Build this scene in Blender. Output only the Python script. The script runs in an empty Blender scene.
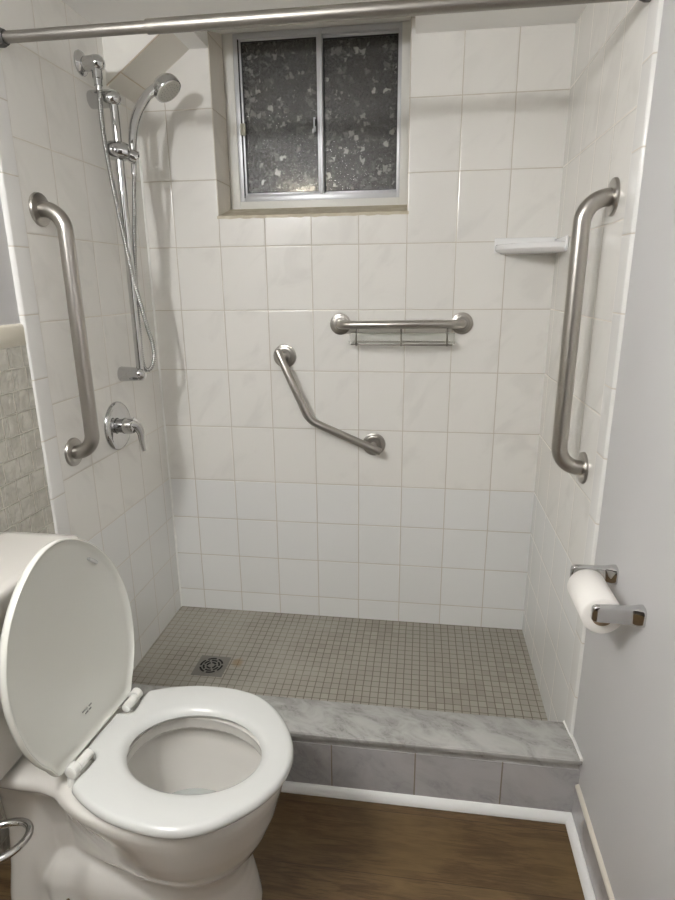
import bpy, bmesh, math, random
from mathutils import Vector, Matrix
random.seed(7)
S = bpy.context.scene
COL = S.collection
PI = math.pi

# ------------------------------------------------------------------ sizes
P = 0.154            # six inch tile pitch
HU = 0.2053          # eight inch tile pitch
XR = 1.3293          # right tiled wall
XD = 1.3355           # right painted wall
ZR0 = 0.579          # joint between the small and the tall tiles
XC = 0.5636          # a vertical joint on the back wall
ZS = 0.035           # shower floor
ZC = 1.975           # ceiling
YI, YO = -0.633, -0.691   # edge strip, inner and outer
YF = -2.75           # wall behind the camera
WX0, WX1 = 0.2556, 0.8716 # window opening
WD = 0.14            # window depth

# ------------------------------------------------------------------ objects
ORG = {}
def link(o):
    COL.objects.link(o); return o
def tag(o, label=None, cat=None, group=None, kind=None):
    if label: o['label'] = label
    if cat: o['category'] = cat
    if group: o['group'] = group
    if kind: o['kind'] = kind
    return o
def thing(name, loc, label, cat, group=None):
    o = link(bpy.data.objects.new(name, None)); o.location = loc
    o.empty_display_size = 0.05
    ORG[o.name] = Vector(loc)
    return tag(o, label, cat, group)
def obj(name, bm, mat, parent=None, smooth=True, angle=40, label=None, origin=None):
    me = bpy.data.meshes.new(name)
    org = Vector((0, 0, 0))
    if parent is not None: org = ORG[parent.name]
    elif origin is not None: org = Vector(origin)
    bmesh.ops.translate(bm, verts=bm.verts, vec=-org)
    bmesh.ops.recalc_face_normals(bm, faces=bm.faces)
    if smooth:
        for f in bm.faces: f.smooth = True
        ca = math.radians(angle)
        for e in bm.edges:
            if len(e.link_faces) == 2 and e.calc_face_angle(0) > ca: e.smooth = False
    bm.to_mesh(me); bm.free()
    for m in (mat if isinstance(mat, (list, tuple)) else [mat]): me.materials.append(m)
    o = link(bpy.data.objects.new(name, me))
    if parent is not None: o.parent = parent
    else: o.location = org
    ORG[o.name] = org
    if label: o['label'] = label
    return o
def struct(name, bm, mat, parent=None, smooth=False):
    o = obj(name, bm, mat, parent, smooth)
    if parent is None: o['kind'] = 'structure'
    return o

# ------------------------------------------------------------------ shapes
def NB(): return bmesh.new()
def box(bm, x0, x1, y0, y1, z0, z1, bev=0, seg=2):
    r = bmesh.ops.create_cube(bm, size=1)
    vs = r['verts']
    for v in vs:
        v.co = Vector((x0 + (v.co.x + .5) * (x1 - x0), y0 + (v.co.y + .5) * (y1 - y0), z0 + (v.co.z + .5) * (z1 - z0)))
    if bev:
        es = list({e for v in vs for e in v.link_edges})
        bmesh.ops.bevel(bm, geom=es, offset=bev, segments=seg, profile=.5, affect='EDGES')
    return bm
def quad(bm, pts):
    return bm.faces.new([bm.verts.new(p) for p in pts])
def loft(bm, rings, cap0=True, cap1=True, closed=True):
    V = [[bm.verts.new(p) for p in r] for r in rings]
    n = len(V[0])
    for a, b in zip(V, V[1:]):
        for i in range(n if closed else n - 1):
            j = (i + 1) % n
            bm.faces.new((a[i], a[j], b[j], b[i]))
    if cap0: bm.faces.new(V[0][::-1])
    if cap1: bm.faces.new(V[-1])
    return V
def frames(path):
    T = []
    for i in range(len(path)):
        a = path[max(i - 1, 0)]; b = path[min(i + 1, len(path) - 1)]
        T.append((b - a).normalized())
    t0 = T[0]
    n = t0.orthogonal().normalized()
    out = []
    for t in T:
        n = (n - t * n.dot(t))
        if n.length < 1e-6: n = t.orthogonal()
        n.normalize()
        out.append((n, t.cross(n)))
    return out
def tube(bm, path, r, seg=24, caps=True, sx=1, sy=1):
    path = [Vector(p) for p in path]
    fr = frames(path)
    rr = r if isinstance(r, (list, tuple)) else [r] * len(path)
    rings = []
    for p, (n, b), q in zip(path, fr, rr):
        rings.append([p + (n * math.cos(2 * PI * k / seg) * sx + b * math.sin(2 * PI * k / seg) * sy) * q for k in range(seg)])
    loft(bm, rings, caps, caps)
    return bm
def lathe(bm, prof, origin, axis, seg=48, cap=True):
    """prof: (distance along axis, radius)"""
    a = Vector(axis).normalized(); n = a.orthogonal().normalized(); b = a.cross(n); o = Vector(origin)
    rings = [[o + a * d + (n * math.cos(2 * PI * k / seg) + b * math.sin(2 * PI * k / seg)) * max(r, 1e-5) for k in range(seg)] for d, r in prof]
    loft(bm, rings, cap, cap)
    return bm
def torus(bm, c, axis, R, r, seg=64, ms=16):
    a = Vector(axis).normalized(); n = a.orthogonal().normalized(); b = a.cross(n); c = Vector(c)
    rings = []
    for i in range(seg):
        t = 2 * PI * i / seg; d = n * math.cos(t) + b * math.sin(t)
        rings.append([bm.verts.new(c + d * (R + r * math.cos(2 * PI * k / ms)) + a * r * math.sin(2 * PI * k / ms)) for k in range(ms)])
    for i in range(seg):
        A = rings[i]; B = rings[(i + 1) % seg]
        for k in range(ms):
            l = (k + 1) % ms
            bm.faces.new((A[k], A[l], B[l], B[k]))
    return bm
def fillet(pts, rad, n=10):
    """polyline with rounded corners"""
    pts = [Vector(p) for p in pts]; out = [pts[0]]
    for i in range(1, len(pts) - 1):
        p = pts[i]; a = (pts[i - 1] - p); b = (pts[i + 1] - p)
        r = rad[i - 1] if isinstance(rad, (list, tuple)) else rad
        an = a.normalized(); bn = b.normalized(); th = an.angle(bn)
        d = r / math.tan(th / 2)
        d = min(d, a.length * .98, b.length * .98); r2 = d * math.tan(th / 2)
        cen = p + (an + bn).normalized() * (r2 / math.sin(th / 2))
        s = p + an * d - cen; e = p + bn * d - cen
        ang = s.angle(e)
        for k in range(n + 1):
            t = k / n
            out.append(cen + (s * math.sin((1 - t) * ang) + e * math.sin(t * ang)) / math.sin(ang))
    out.append(pts[-1])
    return out
def catmull(pts, n=10):
    pts = [Vector(p) for p in pts]; P_ = [pts[0] * 2 - pts[1]] + pts + [pts[-1] * 2 - pts[-2]]
    out = []
    for i in range(1, len(P_) - 2):
        a, b, c, d = P_[i - 1:i + 3]
        for k in range(n):
            t = k / n
            out.append(.5 * ((2 * b) + (c - a) * t + (2 * a - 5 * b + 4 * c - d) * t * t + (3 * b - a - 3 * c + d) * t ** 3))
    out.append(pts[-1])
    return out
def rrect(w, h, r, n=6):
    """rounded rectangle outline in 2D centred on 0"""
    out = []
    for cx, cy, a0 in ((w / 2 - r, h / 2 - r, 0), (-w / 2 + r, h / 2 - r, 90), (-w / 2 + r, -h / 2 + r, 180), (w / 2 - r, -h / 2 + r, 270)):
        for k in range(n + 1):
            a = math.radians(a0 + 90 * k / n); out.append((cx + r * math.cos(a), cy + r * math.sin(a)))
    return out
def sgn(v): return 1 if v >= 0 else -1

# ------------------------------------------------------------------ materials
def newmat(name):
    m = bpy.data.materials.new(name); m.use_nodes = True
    nt = m.node_tree; nt.nodes.clear()
    out = nt.nodes.new('ShaderNodeOutputMaterial'); bs = nt.nodes.new('ShaderNodeBsdfPrincipled')
    nt.links.new(bs.outputs[0], out.inputs[0])
    return m, nt, bs
def lin(c):
    return tuple((v / 12.92 if v <= .04045 else ((v + .055) / 1.055) ** 2.4) for v in [x / 255 for x in c]) + (1,)
def plain(name, col, rough=.5, metal=0, spec=.5, coat=0, noise=None, bump=None, aniso=0):
    m, nt, bs = newmat(name)
    bs.inputs['Base Color'].default_value = lin(col)
    bs.inputs['Roughness'].default_value = rough; bs.inputs['Metallic'].default_value = metal
    bs.inputs['Specular IOR Level'].default_value = spec; bs.inputs['Coat Weight'].default_value = coat
    bs.inputs['Coat Roughness'].default_value = .05
    tc = nt.nodes.new('ShaderNodeTexCoord')
    if noise:
        sc, c2, dt = noise
        nz = nt.nodes.new('ShaderNodeTexNoise'); nz.inputs['Scale'].default_value = sc; nz.inputs['Detail'].default_value = dt
        nt.links.new(tc.outputs['Object'], nz.inputs['Vector'])
        mx = nt.nodes.new('ShaderNodeMix'); mx.data_type = 'RGBA'
        mx.inputs[6].default_value = lin(col); mx.inputs[7].default_value = lin(c2)
        nt.links.new(nz.outputs['Fac'], mx.inputs[0]); nt.links.new(mx.outputs[2], bs.inputs['Base Color'])
    if bump:
        sc, st, di = bump
        nz = nt.nodes.new('ShaderNodeTexNoise'); nz.inputs['Scale'].default_value = sc; nz.inputs['Detail'].default_value = 3
        nt.links.new(tc.outputs['Object'], nz.inputs['Vector'])
        bp = nt.nodes.new('ShaderNodeBump'); bp.inputs['Strength'].default_value = st; bp.inputs['Distance'].default_value = di
        nt.links.new(nz.outputs['Fac'], bp.inputs['Height']); nt.links.new(bp.outputs[0], bs.inputs['Normal'])
    return m

class NT:
    """small node helper"""
    def __init__(s, nt): s.nt = nt
    def n(s, t, **k):
        o = s.nt.nodes.new(t)
        for a, v in k.items(): setattr(o, a, v)
        return o
    def put(s, sock, v):
        if hasattr(v, 'is_linked') or hasattr(v, 'links'): s.nt.links.new(v, sock)
        else: sock.default_value = v
    def m(s, op, a, b=None, c=None):
        o = s.n('ShaderNodeMath', operation=op)
        s.put(o.inputs[0], a)
        if b is not None: s.put(o.inputs[1], b)
        if c is not None: s.put(o.inputs[2], c)
        return o.outputs[0]
    def mix(s, f, a, b):
        o = s.n('ShaderNodeMix', data_type='RGBA')
        s.put(o.inputs[0], f); s.put(o.inputs[6], a); s.put(o.inputs[7], b)
        return o.outputs[2]
    def mixf(s, f, a, b):
        o = s.n('ShaderNodeMix', data_type='FLOAT')
        s.put(o.inputs[0], f); s.put(o.inputs[2], a); s.put(o.inputs[3], b)
        return o.outputs[0]
    def noise(s, vec, scale, detail=2, rough=.5, dist=0):
        o = s.n('ShaderNodeTexNoise'); o.inputs['Scale'].default_value = scale; o.inputs['Detail'].default_value = detail
        o.inputs['Roughness'].default_value = rough; o.inputs['Distortion'].default_value = dist
        s.nt.links.new(vec, o.inputs['Vector']); return o.outputs['Fac']
    def ramp(s, f, lo, hi, smooth=True):
        o = s.n('ShaderNodeMapRange', interpolation_type='SMOOTHSTEP' if smooth else 'LINEAR')
        s.put(o.inputs[0], f); o.inputs[1].default_value = lo; o.inputs[2].default_value = hi
        return o.outputs[0]
    def dist(s, co, off, pitch):
        """distance in metres from the nearest joint"""
        a = s.m('DIVIDE', s.m('SUBTRACT', co, off), pitch)
        fr = s.m('FRACT', a)
        return s.m('MULTIPLY', s.m('MINIMUM', fr, s.m('SUBTRACT', 1.0, fr)), pitch)
    def cell(s, co, off, pitch):
        return s.m('FLOOR', s.m('DIVIDE', s.m('SUBTRACT', co, off), pitch))
    def comb(s, x, y, z):
        o = s.n('ShaderNodeCombineXYZ')
        for i, v in enumerate((x, y, z)): s.put(o.inputs[i], v)
        return o.outputs[0]
    def white(s, vec):
        o = s.n('ShaderNodeTexWhiteNoise', noise_dimensions='3D'); s.nt.links.new(vec, o.inputs['Vector']); return o.outputs['Value']
    def bump(s, h, strength, distance, normal=None):
        o = s.n('ShaderNodeBump'); o.inputs['Strength'].default_value = strength; o.inputs['Distance'].default_value = distance
        s.nt.links.new(h, o.inputs['Height'])
        if normal: s.nt.links.new(normal, o.inputs['Normal'])
        return o.outputs[0]

def tile_wall(name, axis, off, pitch, tile, tile_low, grout, vein=.35, rough=.13, split=True, g=.0013, zoff=ZR0, zp=HU, gmix=1.0):
    """ceramic wall tile: tall tiles above a joint, square tiles below"""
    m, nt, bs = newmat(name); N = NT(nt)
    tc = N.n('ShaderNodeTexCoord'); ob = tc.outputs['Object']
    sp = N.n('ShaderNodeSeparateXYZ'); nt.links.new(ob, sp.inputs[0])
    h = sp.outputs[axis]; z = sp.outputs[2]
    wob = N.m('MULTIPLY', N.m('SUBTRACT', N.noise(ob, 9, 2), .5), .0022)
    hw = N.m('ADD', h, wob); zw = N.m('ADD', z, wob)
    dh = N.dist(hw, off, pitch)
    dz_u = N.dist(zw, zoff, zp)
    if split:
        low = N.m('LESS_THAN', z, ZR0)
        dz = N.mixf(low, dz_u, N.dist(zw, ZR0, P))
        cz = N.mixf(low, N.cell(z, zoff, zp), N.m('ADD', N.cell(z, ZR0, P), 40))
    else:
        low = None; dz = dz_u; cz = N.cell(z, zoff, zp)
    d = N.m('MINIMUM', dh, dz)
    gm = N.m('SUBTRACT', 1.0, N.ramp(d, g * .6, g * 1.5))
    idv = N.comb(N.cell(h, off, pitch), cz, axis)
    rnd = N.white(idv)
    # marbled diagonal veins, another pattern on every tile
    mp = N.n('ShaderNodeMapping', vector_type='TEXTURE'); mp.inputs['Rotation'].default_value = (-.75, -.75, 0); mp.inputs['Scale'].default_value = (2.6, 2.6, 1)
    va = N.n('ShaderNodeVectorMath', operation='ADD'); nt.links.new(ob, va.inputs[0])
    vs = N.n('ShaderNodeVectorMath', operation='SCALE'); nt.links.new(idv, vs.inputs[0]); vs.inputs['Scale'].default_value = 3.7
    nt.links.new(vs.outputs[0], va.inputs[1]); nt.links.new(va.outputs[0], mp.inputs['Vector'])
    vn = N.noise(mp.outputs[0], 13, 4, .55, .8)
    vv = N.m('MULTIPLY', N.ramp(vn, .5, .72), vein)
    base = N.mix(vv, lin(tile), lin([c - 26 for c in tile]))
    base = N.mix(N.m('MULTIPLY', rnd, .35), base, lin([c - 9 for c in tile]))
    if split: base = N.mix(low, base, N.mix(N.m('MULTIPLY', rnd, .4), lin(tile_low), lin([c - 8 for c in tile_low])))
    gn = N.noise(ob, 14, 3)
    gcol = N.mix(N.m('MULTIPLY', gn, .5), lin(grout), lin([grout[0] - 14, grout[1] - 20, grout[2] - 28]))
    N.put(bs.inputs['Base Color'], N.mix(N.m('MULTIPLY', gm, gmix), base, gcol))
    N.put(bs.inputs['Roughness'], N.mixf(gm, rough, .8))
    # cushion edge, slightly tilted and wavy tiles
    edge = N.ramp(d, 0.0, .0045)
    tilt = N.m('MULTIPLY', N.m('ADD', N.m('MULTIPLY', h, N.m('SUBTRACT', rnd, .5)), N.m('MULTIPLY', z, N.m('SUBTRACT', N.white(N.comb(rnd, axis, 3)), .5))), 6.0)
    wave = N.m('MULTIPLY', N.noise(ob, 7, 1), .6)
    wave2 = N.m('MULTIPLY', N.noise(ob, 60, 2), .05)
    hgt = N.m('ADD', N.m('ADD', edge, wave), N.m('ADD', wave2, N.m('MULTIPLY', tilt, .35)))
    N.put(bs.inputs['Normal'], N.bump(hgt, .5, .0016))
    return m

TILE = (238, 236, 231); TLOW = (237, 237, 235); GRB = (206, 200, 190); GRL = (214, 209, 200)
M = {}
M['tile_back'] = tile_wall('wall tile back', 0, XC, P, TILE, TLOW, GRB)
M['tile_side'] = tile_wall('wall tile side', 1, -.2, .1443, TILE, TLOW, GRL)
M['tile_right'] = tile_wall('wall tile right side', 1, -.2, .1443, TILE, TLOW, (214, 208, 198), gmix=.8)
M['bullnose'] = tile_wall('edge strip tile', 0, 50, 200, (232, 231, 228), TLOW, GRB, vein=.1, split=False, zoff=.7526, zp=.154)
M['reveal'] = tile_wall('window reveal tile', 0, 50, 200, (222, 216, 205), TLOW, (170, 160, 140), vein=.4, split=False, zoff=1.40, zp=.2053)
M['soffit'] = tile_wall('sloped box tile', 0, .046, .154, (232, 228, 219), TLOW, (196, 182, 160), vein=.2, split=False, zoff=50, zp=200)
M['paint'] = plain('grey white wall paint', (204, 203, 203), .45, bump=(180, .06, .001), noise=(2.5, (200, 199, 199), 2))
M['ceil'] = plain('ceiling paint', (244, 243, 240), .7)
M['drywall'] = plain('white soffit paint', (240, 238, 232), .55)
M['vinyl'] = plain('white vinyl trim', (240, 240, 238), .28)
M['porcelain'] = plain('white glazed porcelain', (207, 204, 198), .07, spec=.5, coat=.3)
M['seat'] = plain('white plastic seat', (206, 207, 204), .17, spec=.5)
M['lid'] = plain('white plastic lid', (222, 222, 215), .2)
M['hinge'] = plain('white plastic hinge', (226, 226, 221), .3)
M['print'] = plain('grey print', (120, 122, 118), .5)
M['steel'] = plain('brushed stainless steel', (178, 174, 168), .31, 1, bump=(420, .05, .0005))
M['rod'] = plain('brushed nickel rod', (156, 152, 146), .40, 1)
M['rodcap'] = plain('dark grey rubber', (72, 70, 68), .5)
M['chrome'] = plain('polished chrome', (205, 205, 205), .06, 1)
M['satin'] = plain('satin chrome', (178, 178, 178), .18, 1)
M['face'] = plain('grey spray face', (196, 194, 186), .35)
M['caulk'] = plain('white caulk', (240, 240, 236), .5, bump=(160, .5, .002))
M['sill'] = plain('stained sill caulk', (226, 220, 204), .6, noise=(26, (176, 162, 132), 4), bump=(120, .4, .001))
M['frame'] = plain('white painted window frame', (232, 231, 226), .4)
M['alu'] = plain('aluminium sash', (206, 207, 210), .4, .45)
M['gasket'] = plain('black gasket', (18, 18, 18), .5)
M['roll'] = plain('soft white paper', (243, 240, 235), .95, bump=(300, .25, .001))
M['card'] = plain('brown card core', (160, 138, 112), .9)
M['shelf'] = plain('white ceramic shelf', (240, 240, 240), .1)
M['cap'] = plain('cream cap tile', (221, 216, 202), .2, noise=(18, (212, 206, 190), 3))
M['bolt'] = plain('brass bolt', (120, 104, 70), .4, .9)
M['dark'] = plain('dark hole', (14, 14, 14), .7)
M['night'] = plain('dark window well', (70, 70, 70), .9)

def mk_mosaic():
    m, nt, bs = newmat('grey mosaic floor'); N = NT(nt)
    tc = N.n('ShaderNodeTexCoord'); ob = tc.outputs['Object']; sp = N.n('ShaderNodeSeparateXYZ'); nt.links.new(ob, sp.inputs[0])
    x, y = sp.outputs[0], sp.outputs[1]; p = .0256
    wob = N.m('MULTIPLY', N.m('SUBTRACT', N.noise(ob, 12, 2), .5), .003)
    d = N.m('MINIMUM', N.dist(N.m('ADD', x, wob), .006, p), N.dist(N.m('ADD', y, wob), -.004, p))
    gm = N.m('SUBTRACT', 1.0, N.ramp(d, .0007, .0018))
    r = N.white(N.comb(N.cell(x, .006, p), N.cell(y, -.004, p), 2.0))
    r2 = N.noise(ob, 3.0, 3)
    base = N.mix(r, lin((162, 158, 147)), lin((146, 141, 131)))
    base = N.mix(N.ramp(r2, .35, .7), base, lin((158, 154, 144)))
    film = N.ramp(N.m('ADD', N.noise(ob, 5.5, 4, .6), N.m('MULTIPLY', x, -.22)), .34, .62)   # pale soap film at the drain side
    base = N.mix(N.m('MULTIPLY', film, .35), base, lin((176, 173, 163)))
    gr = N.mix(film, lin((110, 100, 88)), lin((142, 137, 126)))
    col = N.mix(gm, base, gr)
    # rusty spot beside the drain
    dx = N.m('SUBTRACT', x, .337); dy = N.m('SUBTRACT', y, -.322)
    rr = N.m('SQRT', N.m('ADD', N.m('MULTIPLY', dx, dx), N.m('MULTIPLY', N.m('MULTIPLY', dy, dy), .8)))
    rr = N.m('ADD', rr, N.m('MULTIPLY', N.m('SUBTRACT', N.noise(ob, 50, 3), .5), .03))
    col = N.mix(N.m('MULTIPLY', N.m('SUBTRACT', 1.0, N.ramp(rr, .008, .026)), .55), col, lin((140, 112, 66)))
    N.put(bs.inputs['Base Color'], col)
    N.put(bs.inputs['Roughness'], N.mixf(gm, .42, .8))
    N.put(bs.inputs['Normal'], N.bump(N.m('ADD', N.ramp(d, 0, .0025), N.m('MULTIPLY', r, .35)), .5, .0012))
    return m
M['mosaic'] = mk_mosaic()

def mk_marble(name, light, mid, dark, scale, rough=.22, tile=False):
    m, nt, bs = newmat(name); N = NT(nt)
    tc = N.n('ShaderNodeTexCoord'); ob = tc.outputs['Object']; sp = N.n('ShaderNodeSeparateXYZ'); nt.links.new(ob, sp.inputs[0])
    mp = N.n('ShaderNodeMapping', vector_type='TEXTURE'); mp.inputs['Rotation'].default_value = (0, .5, -.62); mp.inputs['Scale'].default_value = (3.4, 1, 1)
    vec = ob
    if tile:
        va = N.n('ShaderNodeVectorMath', operation='ADD'); nt.links.new(ob, va.inputs[0])
        idv = N.comb(0.0, N.m('MULTIPLY', N.cell(sp.outputs[0], .7307 - .66, .212), 5.3), 0.0)
        nt.links.new(idv, va.inputs[1]); vec = va.outputs[0]
    nt.links.new(vec, mp.inputs['Vector'])
    a = N.noise(mp.outputs[0], scale, 8, .6, .6)
    b = N.noise(mp.outputs[0], scale * 2.2, 6, .6, 1.0)
    vein = N.m('SUBTRACT', 1.0, N.ramp(N.m('ABSOLUTE', N.m('SUBTRACT', b, .5)), 0, .05))
    col = N.mix(N.ramp(a, .36, .68), lin(light), lin(mid))
    col = N.mix(N.m('MULTIPLY', vein, N.m('MULTIPLY', N.ramp(a, .45, .75), .75)), col, lin(dark))
    if tile:
        d = N.dist(sp.outputs[0], .7307 - .66, .212)
        gm = N.m('SUBTRACT', 1.0, N.ramp(d, .0009, .0022))
        col = N.mix(gm, col, lin((142, 132, 118)))
        N.put(bs.inputs['Normal'], N.bump(N.ramp(d, 0, .004), .5, .0016))
    N.put(bs.inputs['Base Color'], col); bs.inputs['Roughness'].default_value = rough
    return m
M['marble'] = mk_marble('grey veined marble', (184, 183, 180), (158, 157, 153), (112, 112, 108), 16)
M['curbtile'] = mk_marble('grey marbled ceramic', (182, 180, 180), (166, 164, 164), (140, 140, 141), 11, .18, True)
M['basetile'] = mk_marble('grey base tile', (182, 180, 180), (166, 164, 164), (140, 140, 140), 11, .2, False)

def mk_wood():
    m, nt, bs = newmat('brown oak plank vinyl'); N = NT(nt)
    tc = N.n('ShaderNodeTexCoord'); ob = tc.outputs['Object']; sp = N.n('ShaderNodeSeparateXYZ'); nt.links.new(ob, sp.inputs[0])
    x, y = sp.outputs[0], sp.outputs[1]; pw = .165
    cy = N.cell(y, -.975, pw)
    stag = N.m('MULTIPLY', N.white(N.comb(cy, 2.0, 1.0)), 1.2)
    dx = N.dist(N.m('ADD', x, stag), .23, 1.22)
    dy = N.dist(y, -.975, pw)
    d = dy
    idc = N.comb(N.m('MULTIPLY', cy, 3.1), N.m('MULTIPLY', cy, 4.7), 0.0)
    va = N.n('ShaderNodeVectorMath', operation='ADD'); nt.links.new(ob, va.inputs[0]); nt.links.new(idc, va.inputs[1])
    mp = N.n('ShaderNodeMapping'); mp.inputs['Scale'].default_value = (1.6, 11, 1); nt.links.new(va.outputs[0], mp.inputs['Vector'])
    g1 = N.noise(mp.outputs[0], 5, 8, .62, .9)
    mp2 = N.n('ShaderNodeMapping'); mp2.inputs['Scale'].default_value = (3.0, 60, 1); nt.links.new(va.outputs[0], mp2.inputs['Vector'])
    g2 = N.noise(mp2.outputs[0], 6, 4, .6, .3)
    big = N.noise(va.outputs[0], 4.2, 3, .5, .6)
    # knots: swirled rings
    vo = N.n('ShaderNodeTexVoronoi'); vo.inputs['Scale'].default_value = 2.6
    mp3 = N.n('ShaderNodeMapping'); mp3.inputs['Scale'].default_value = (1.0, 2.0, 0); nt.links.new(va.outputs[0], mp3.inputs['Vector'])
    nt.links.new(mp3.outputs[0], vo.inputs['Vector'])
    kd = N.m('ADD', vo.outputs['Distance'], N.m('MULTIPLY', N.m('SUBTRACT', g1, .5), .16))
    knot = N.m('SUBTRACT', 1.0, N.ramp(kd, .02, .13))
    col = N.mix(N.ramp(g1, .36, .64), lin((84, 64, 42)), lin((112, 89, 60)))
    col = N.mix(N.m('MULTIPLY', N.ramp(g2, .48, .66), .6), col, lin((60, 45, 27)))
    col = N.mix(N.m('MULTIPLY', N.ramp(big, .46, .74), .45), col, lin((122, 101, 67)))
    col = N.mix(N.m('MULTIPLY', knot, .3), col, lin((62, 48, 30)))
    rp = N.white(idc)
    col = N.mix(N.m('MULTIPLY', rp, .3), col, lin((94, 75, 47)))
    col = N.mix(N.m('MULTIPLY', N.m('SUBTRACT', 1.0, N.ramp(d, .0003, .0014)), .6), col, lin((52, 38, 28)))
    N.put(bs.inputs['Base Color'], col); bs.inputs['Roughness'].default_value = .42
    N.put(bs.inputs['Normal'], N.bump(N.m('ADD', g2, N.m('MULTIPLY', N.ramp(d, 0, .002), 1.0)), .12, .001))
    return m
M['wood'] = mk_wood()

def mk_wains():
    m, nt, bs = newmat('embossed beige wall tile'); N = NT(nt)
    tc = N.n('ShaderNodeTexCoord'); ob = tc.outputs['Object']; sp = N.n('ShaderNodeSeparateXYZ'); nt.links.new(ob, sp.inputs[0])
    y, z = sp.outputs[1], sp.outputs[2]; rp = .0505
    wob = N.m('MULTIPLY', N.m('SUBTRACT', N.noise(ob, 30, 2), .5), .004)
    zw = N.m('ADD', z, wob)
    row = N.cell(z, 1.1467, rp)
    jig = N.m('MULTIPLY', N.white(N.comb(row, 4.0, 7.0)), .05)
    yw = N.m('ADD', N.m('ADD', y, jig), wob)
    dz = N.dist(zw, 1.1467, rp)
    dy = N.dist(yw, -.695, .0505)
    dy2 = N.dist(N.m('ADD', yw, N.m('MULTIPLY', N.noise(ob, 18, 1), .02)), -.672, .0505)
    keep = N.m('GREATER_THAN', N.white(N.comb(N.cell(yw, -.672, .0505), row, 9.0)), .45)
    gr = N.m('SUBTRACT', 1.0, N.ramp(N.m('MINIMUM', dz, dy), .0008, .0026))
    gr2 = N.m('MULTIPLY', N.m('SUBTRACT', 1.0, N.ramp(dy2, .0004, .0018)), N.m('MULTIPLY', keep, .6))
    n1 = N.noise(ob, 60, 3, .5, .4); n2 = N.noise(ob, 30, 2, .5, .5)
    base = N.mix(N.ramp(n2, .35, .65), lin((204, 201, 191)), lin((188, 185, 174)))
    col = N.mix(N.m('MAXIMUM', gr, gr2), base, lin((222, 218, 206)))
    N.put(bs.inputs['Base Color'], col)
    bs.inputs['Roughness'].default_value = .35
    hgt = N.m('ADD', N.m('ADD', N.m('MULTIPLY', n1, .9), N.m('MULTIPLY', n2, 1.1)), N.m('MULTIPLY', N.m('MAXIMUM', gr, gr2), .9))
    N.put(bs.inputs['Normal'], N.bump(hgt, 1.0, .0045))
    return m
M['wains'] = mk_wains()

def mk_obscure():
    m, nt, bs = newmat('obscure flake glass'); N = NT(nt)
    tc = N.n('ShaderNodeTexCoord'); ob = tc.outputs['Object']
    mp = N.n('ShaderNodeMapping'); mp.inputs['Scale'].default_value = (1, 0, 1); nt.links.new(ob, mp.inputs['Vector'])
    wn = N.n('ShaderNodeTexNoise'); wn.inputs['Scale'].default_value = 60; nt.links.new(mp.outputs[0], wn.inputs['Vector'])
    va = N.n('ShaderNodeVectorMath', operation='MULTIPLY_ADD'); nt.links.new(wn.outputs['Color'], va.inputs[0]); va.inputs[1].default_value = (.03, 0, .03); nt.links.new(mp.outputs[0], va.inputs[2])
    hs = None; cs = None
    for sc, rnd in ((52, 1.0), (95, 1.0)):
        vo = N.n('ShaderNodeTexVoronoi', feature='F1', distance='CHEBYCHEV'); vo.inputs['Scale'].default_value = sc; vo.inputs['Randomness'].default_value = rnd
        nt.links.new(va.outputs[0], vo.inputs['Vector'])
        s = N.n('ShaderNodeSeparateColor'); nt.links.new(vo.outputs['Color'], s.inputs[0])
        fl = N.m('MULTIPLY', N.ramp(s.outputs[0], .70, .95), N.m('SUBTRACT', 1.0, N.ramp(vo.outputs['Distance'], .25, .55)))
        fl = N.m('MULTIPLY', fl, s.outputs[1])
        cs = fl if cs is None else N.m('MAXIMUM', cs, N.m('MULTIPLY', fl, .55))
        hs = s.outputs[2] if hs is None else N.m('ADD', hs, s.outputs[2])
    cloud = N.noise(mp.outputs[0], 9, 4, .6)
    fine = N.noise(mp.outputs[0], 110, 3, .6)
    col = N.mix(N.m('MULTIPLY', N.ramp(fine, .4, .75), .55), lin((74, 74, 73)), lin((128, 128, 124)))
    col = N.mix(N.m('MULTIPLY', N.ramp(cloud, .4, .75), .4), col, lin((100, 99, 96)))
    col = N.mix(N.m('MULTIPLY', cs, .8), col, lin((196, 194, 188)))
    N.put(bs.inputs['Base Color'], col)
    bs.inputs['Roughness'].default_value = .22
    bs.inputs['Transmission Weight'].default_value = .42
    N.put(bs.inputs['Normal'], N.bump(N.m('ADD', hs, N.m('MULTIPLY', fine, 1.5)), .55, .002))
    return m
M['glass'] = mk_obscure()

def mk_clear():
    m, nt, bs = newmat('pale greenish shelf glass')
    bs.inputs['Base Color'].default_value = lin((232, 233, 226)); bs.inputs['Roughness'].default_value = .12
    bs.inputs['Alpha'].default_value = .34
    return m
M['clear'] = mk_clear()
def mk_water():
    m, nt, bs = newmat('toilet water')
    bs.inputs['Base Color'].default_value = lin((225, 230, 228)); bs.inputs['Roughness'].default_value = .02
    bs.inputs['Alpha'].default_value = .35; bs.inputs['IOR'].default_value = 1.33
    return m
M['water'] = mk_water()
def mk_hose():
    m, nt, bs = newmat('ribbed chrome hose'); N = NT(nt)
    bs.inputs['Base Color'].default_value = lin((180, 180, 178)); bs.inputs['Metallic'].default_value = 1; bs.inputs['Roughness'].default_value = .2
    return m
M['hose'] = mk_hose()

# ================================================================== SETTING
T = .10
bm = NB(); box(bm, -T, XD + T, YF, -.70, -.05, 0); struct('floor', bm, M['wood'])
bm = NB(); box(bm, 0, XR, -.70, 0, -.05, ZS); struct('floor_shower', bm, M['mosaic'])

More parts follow.
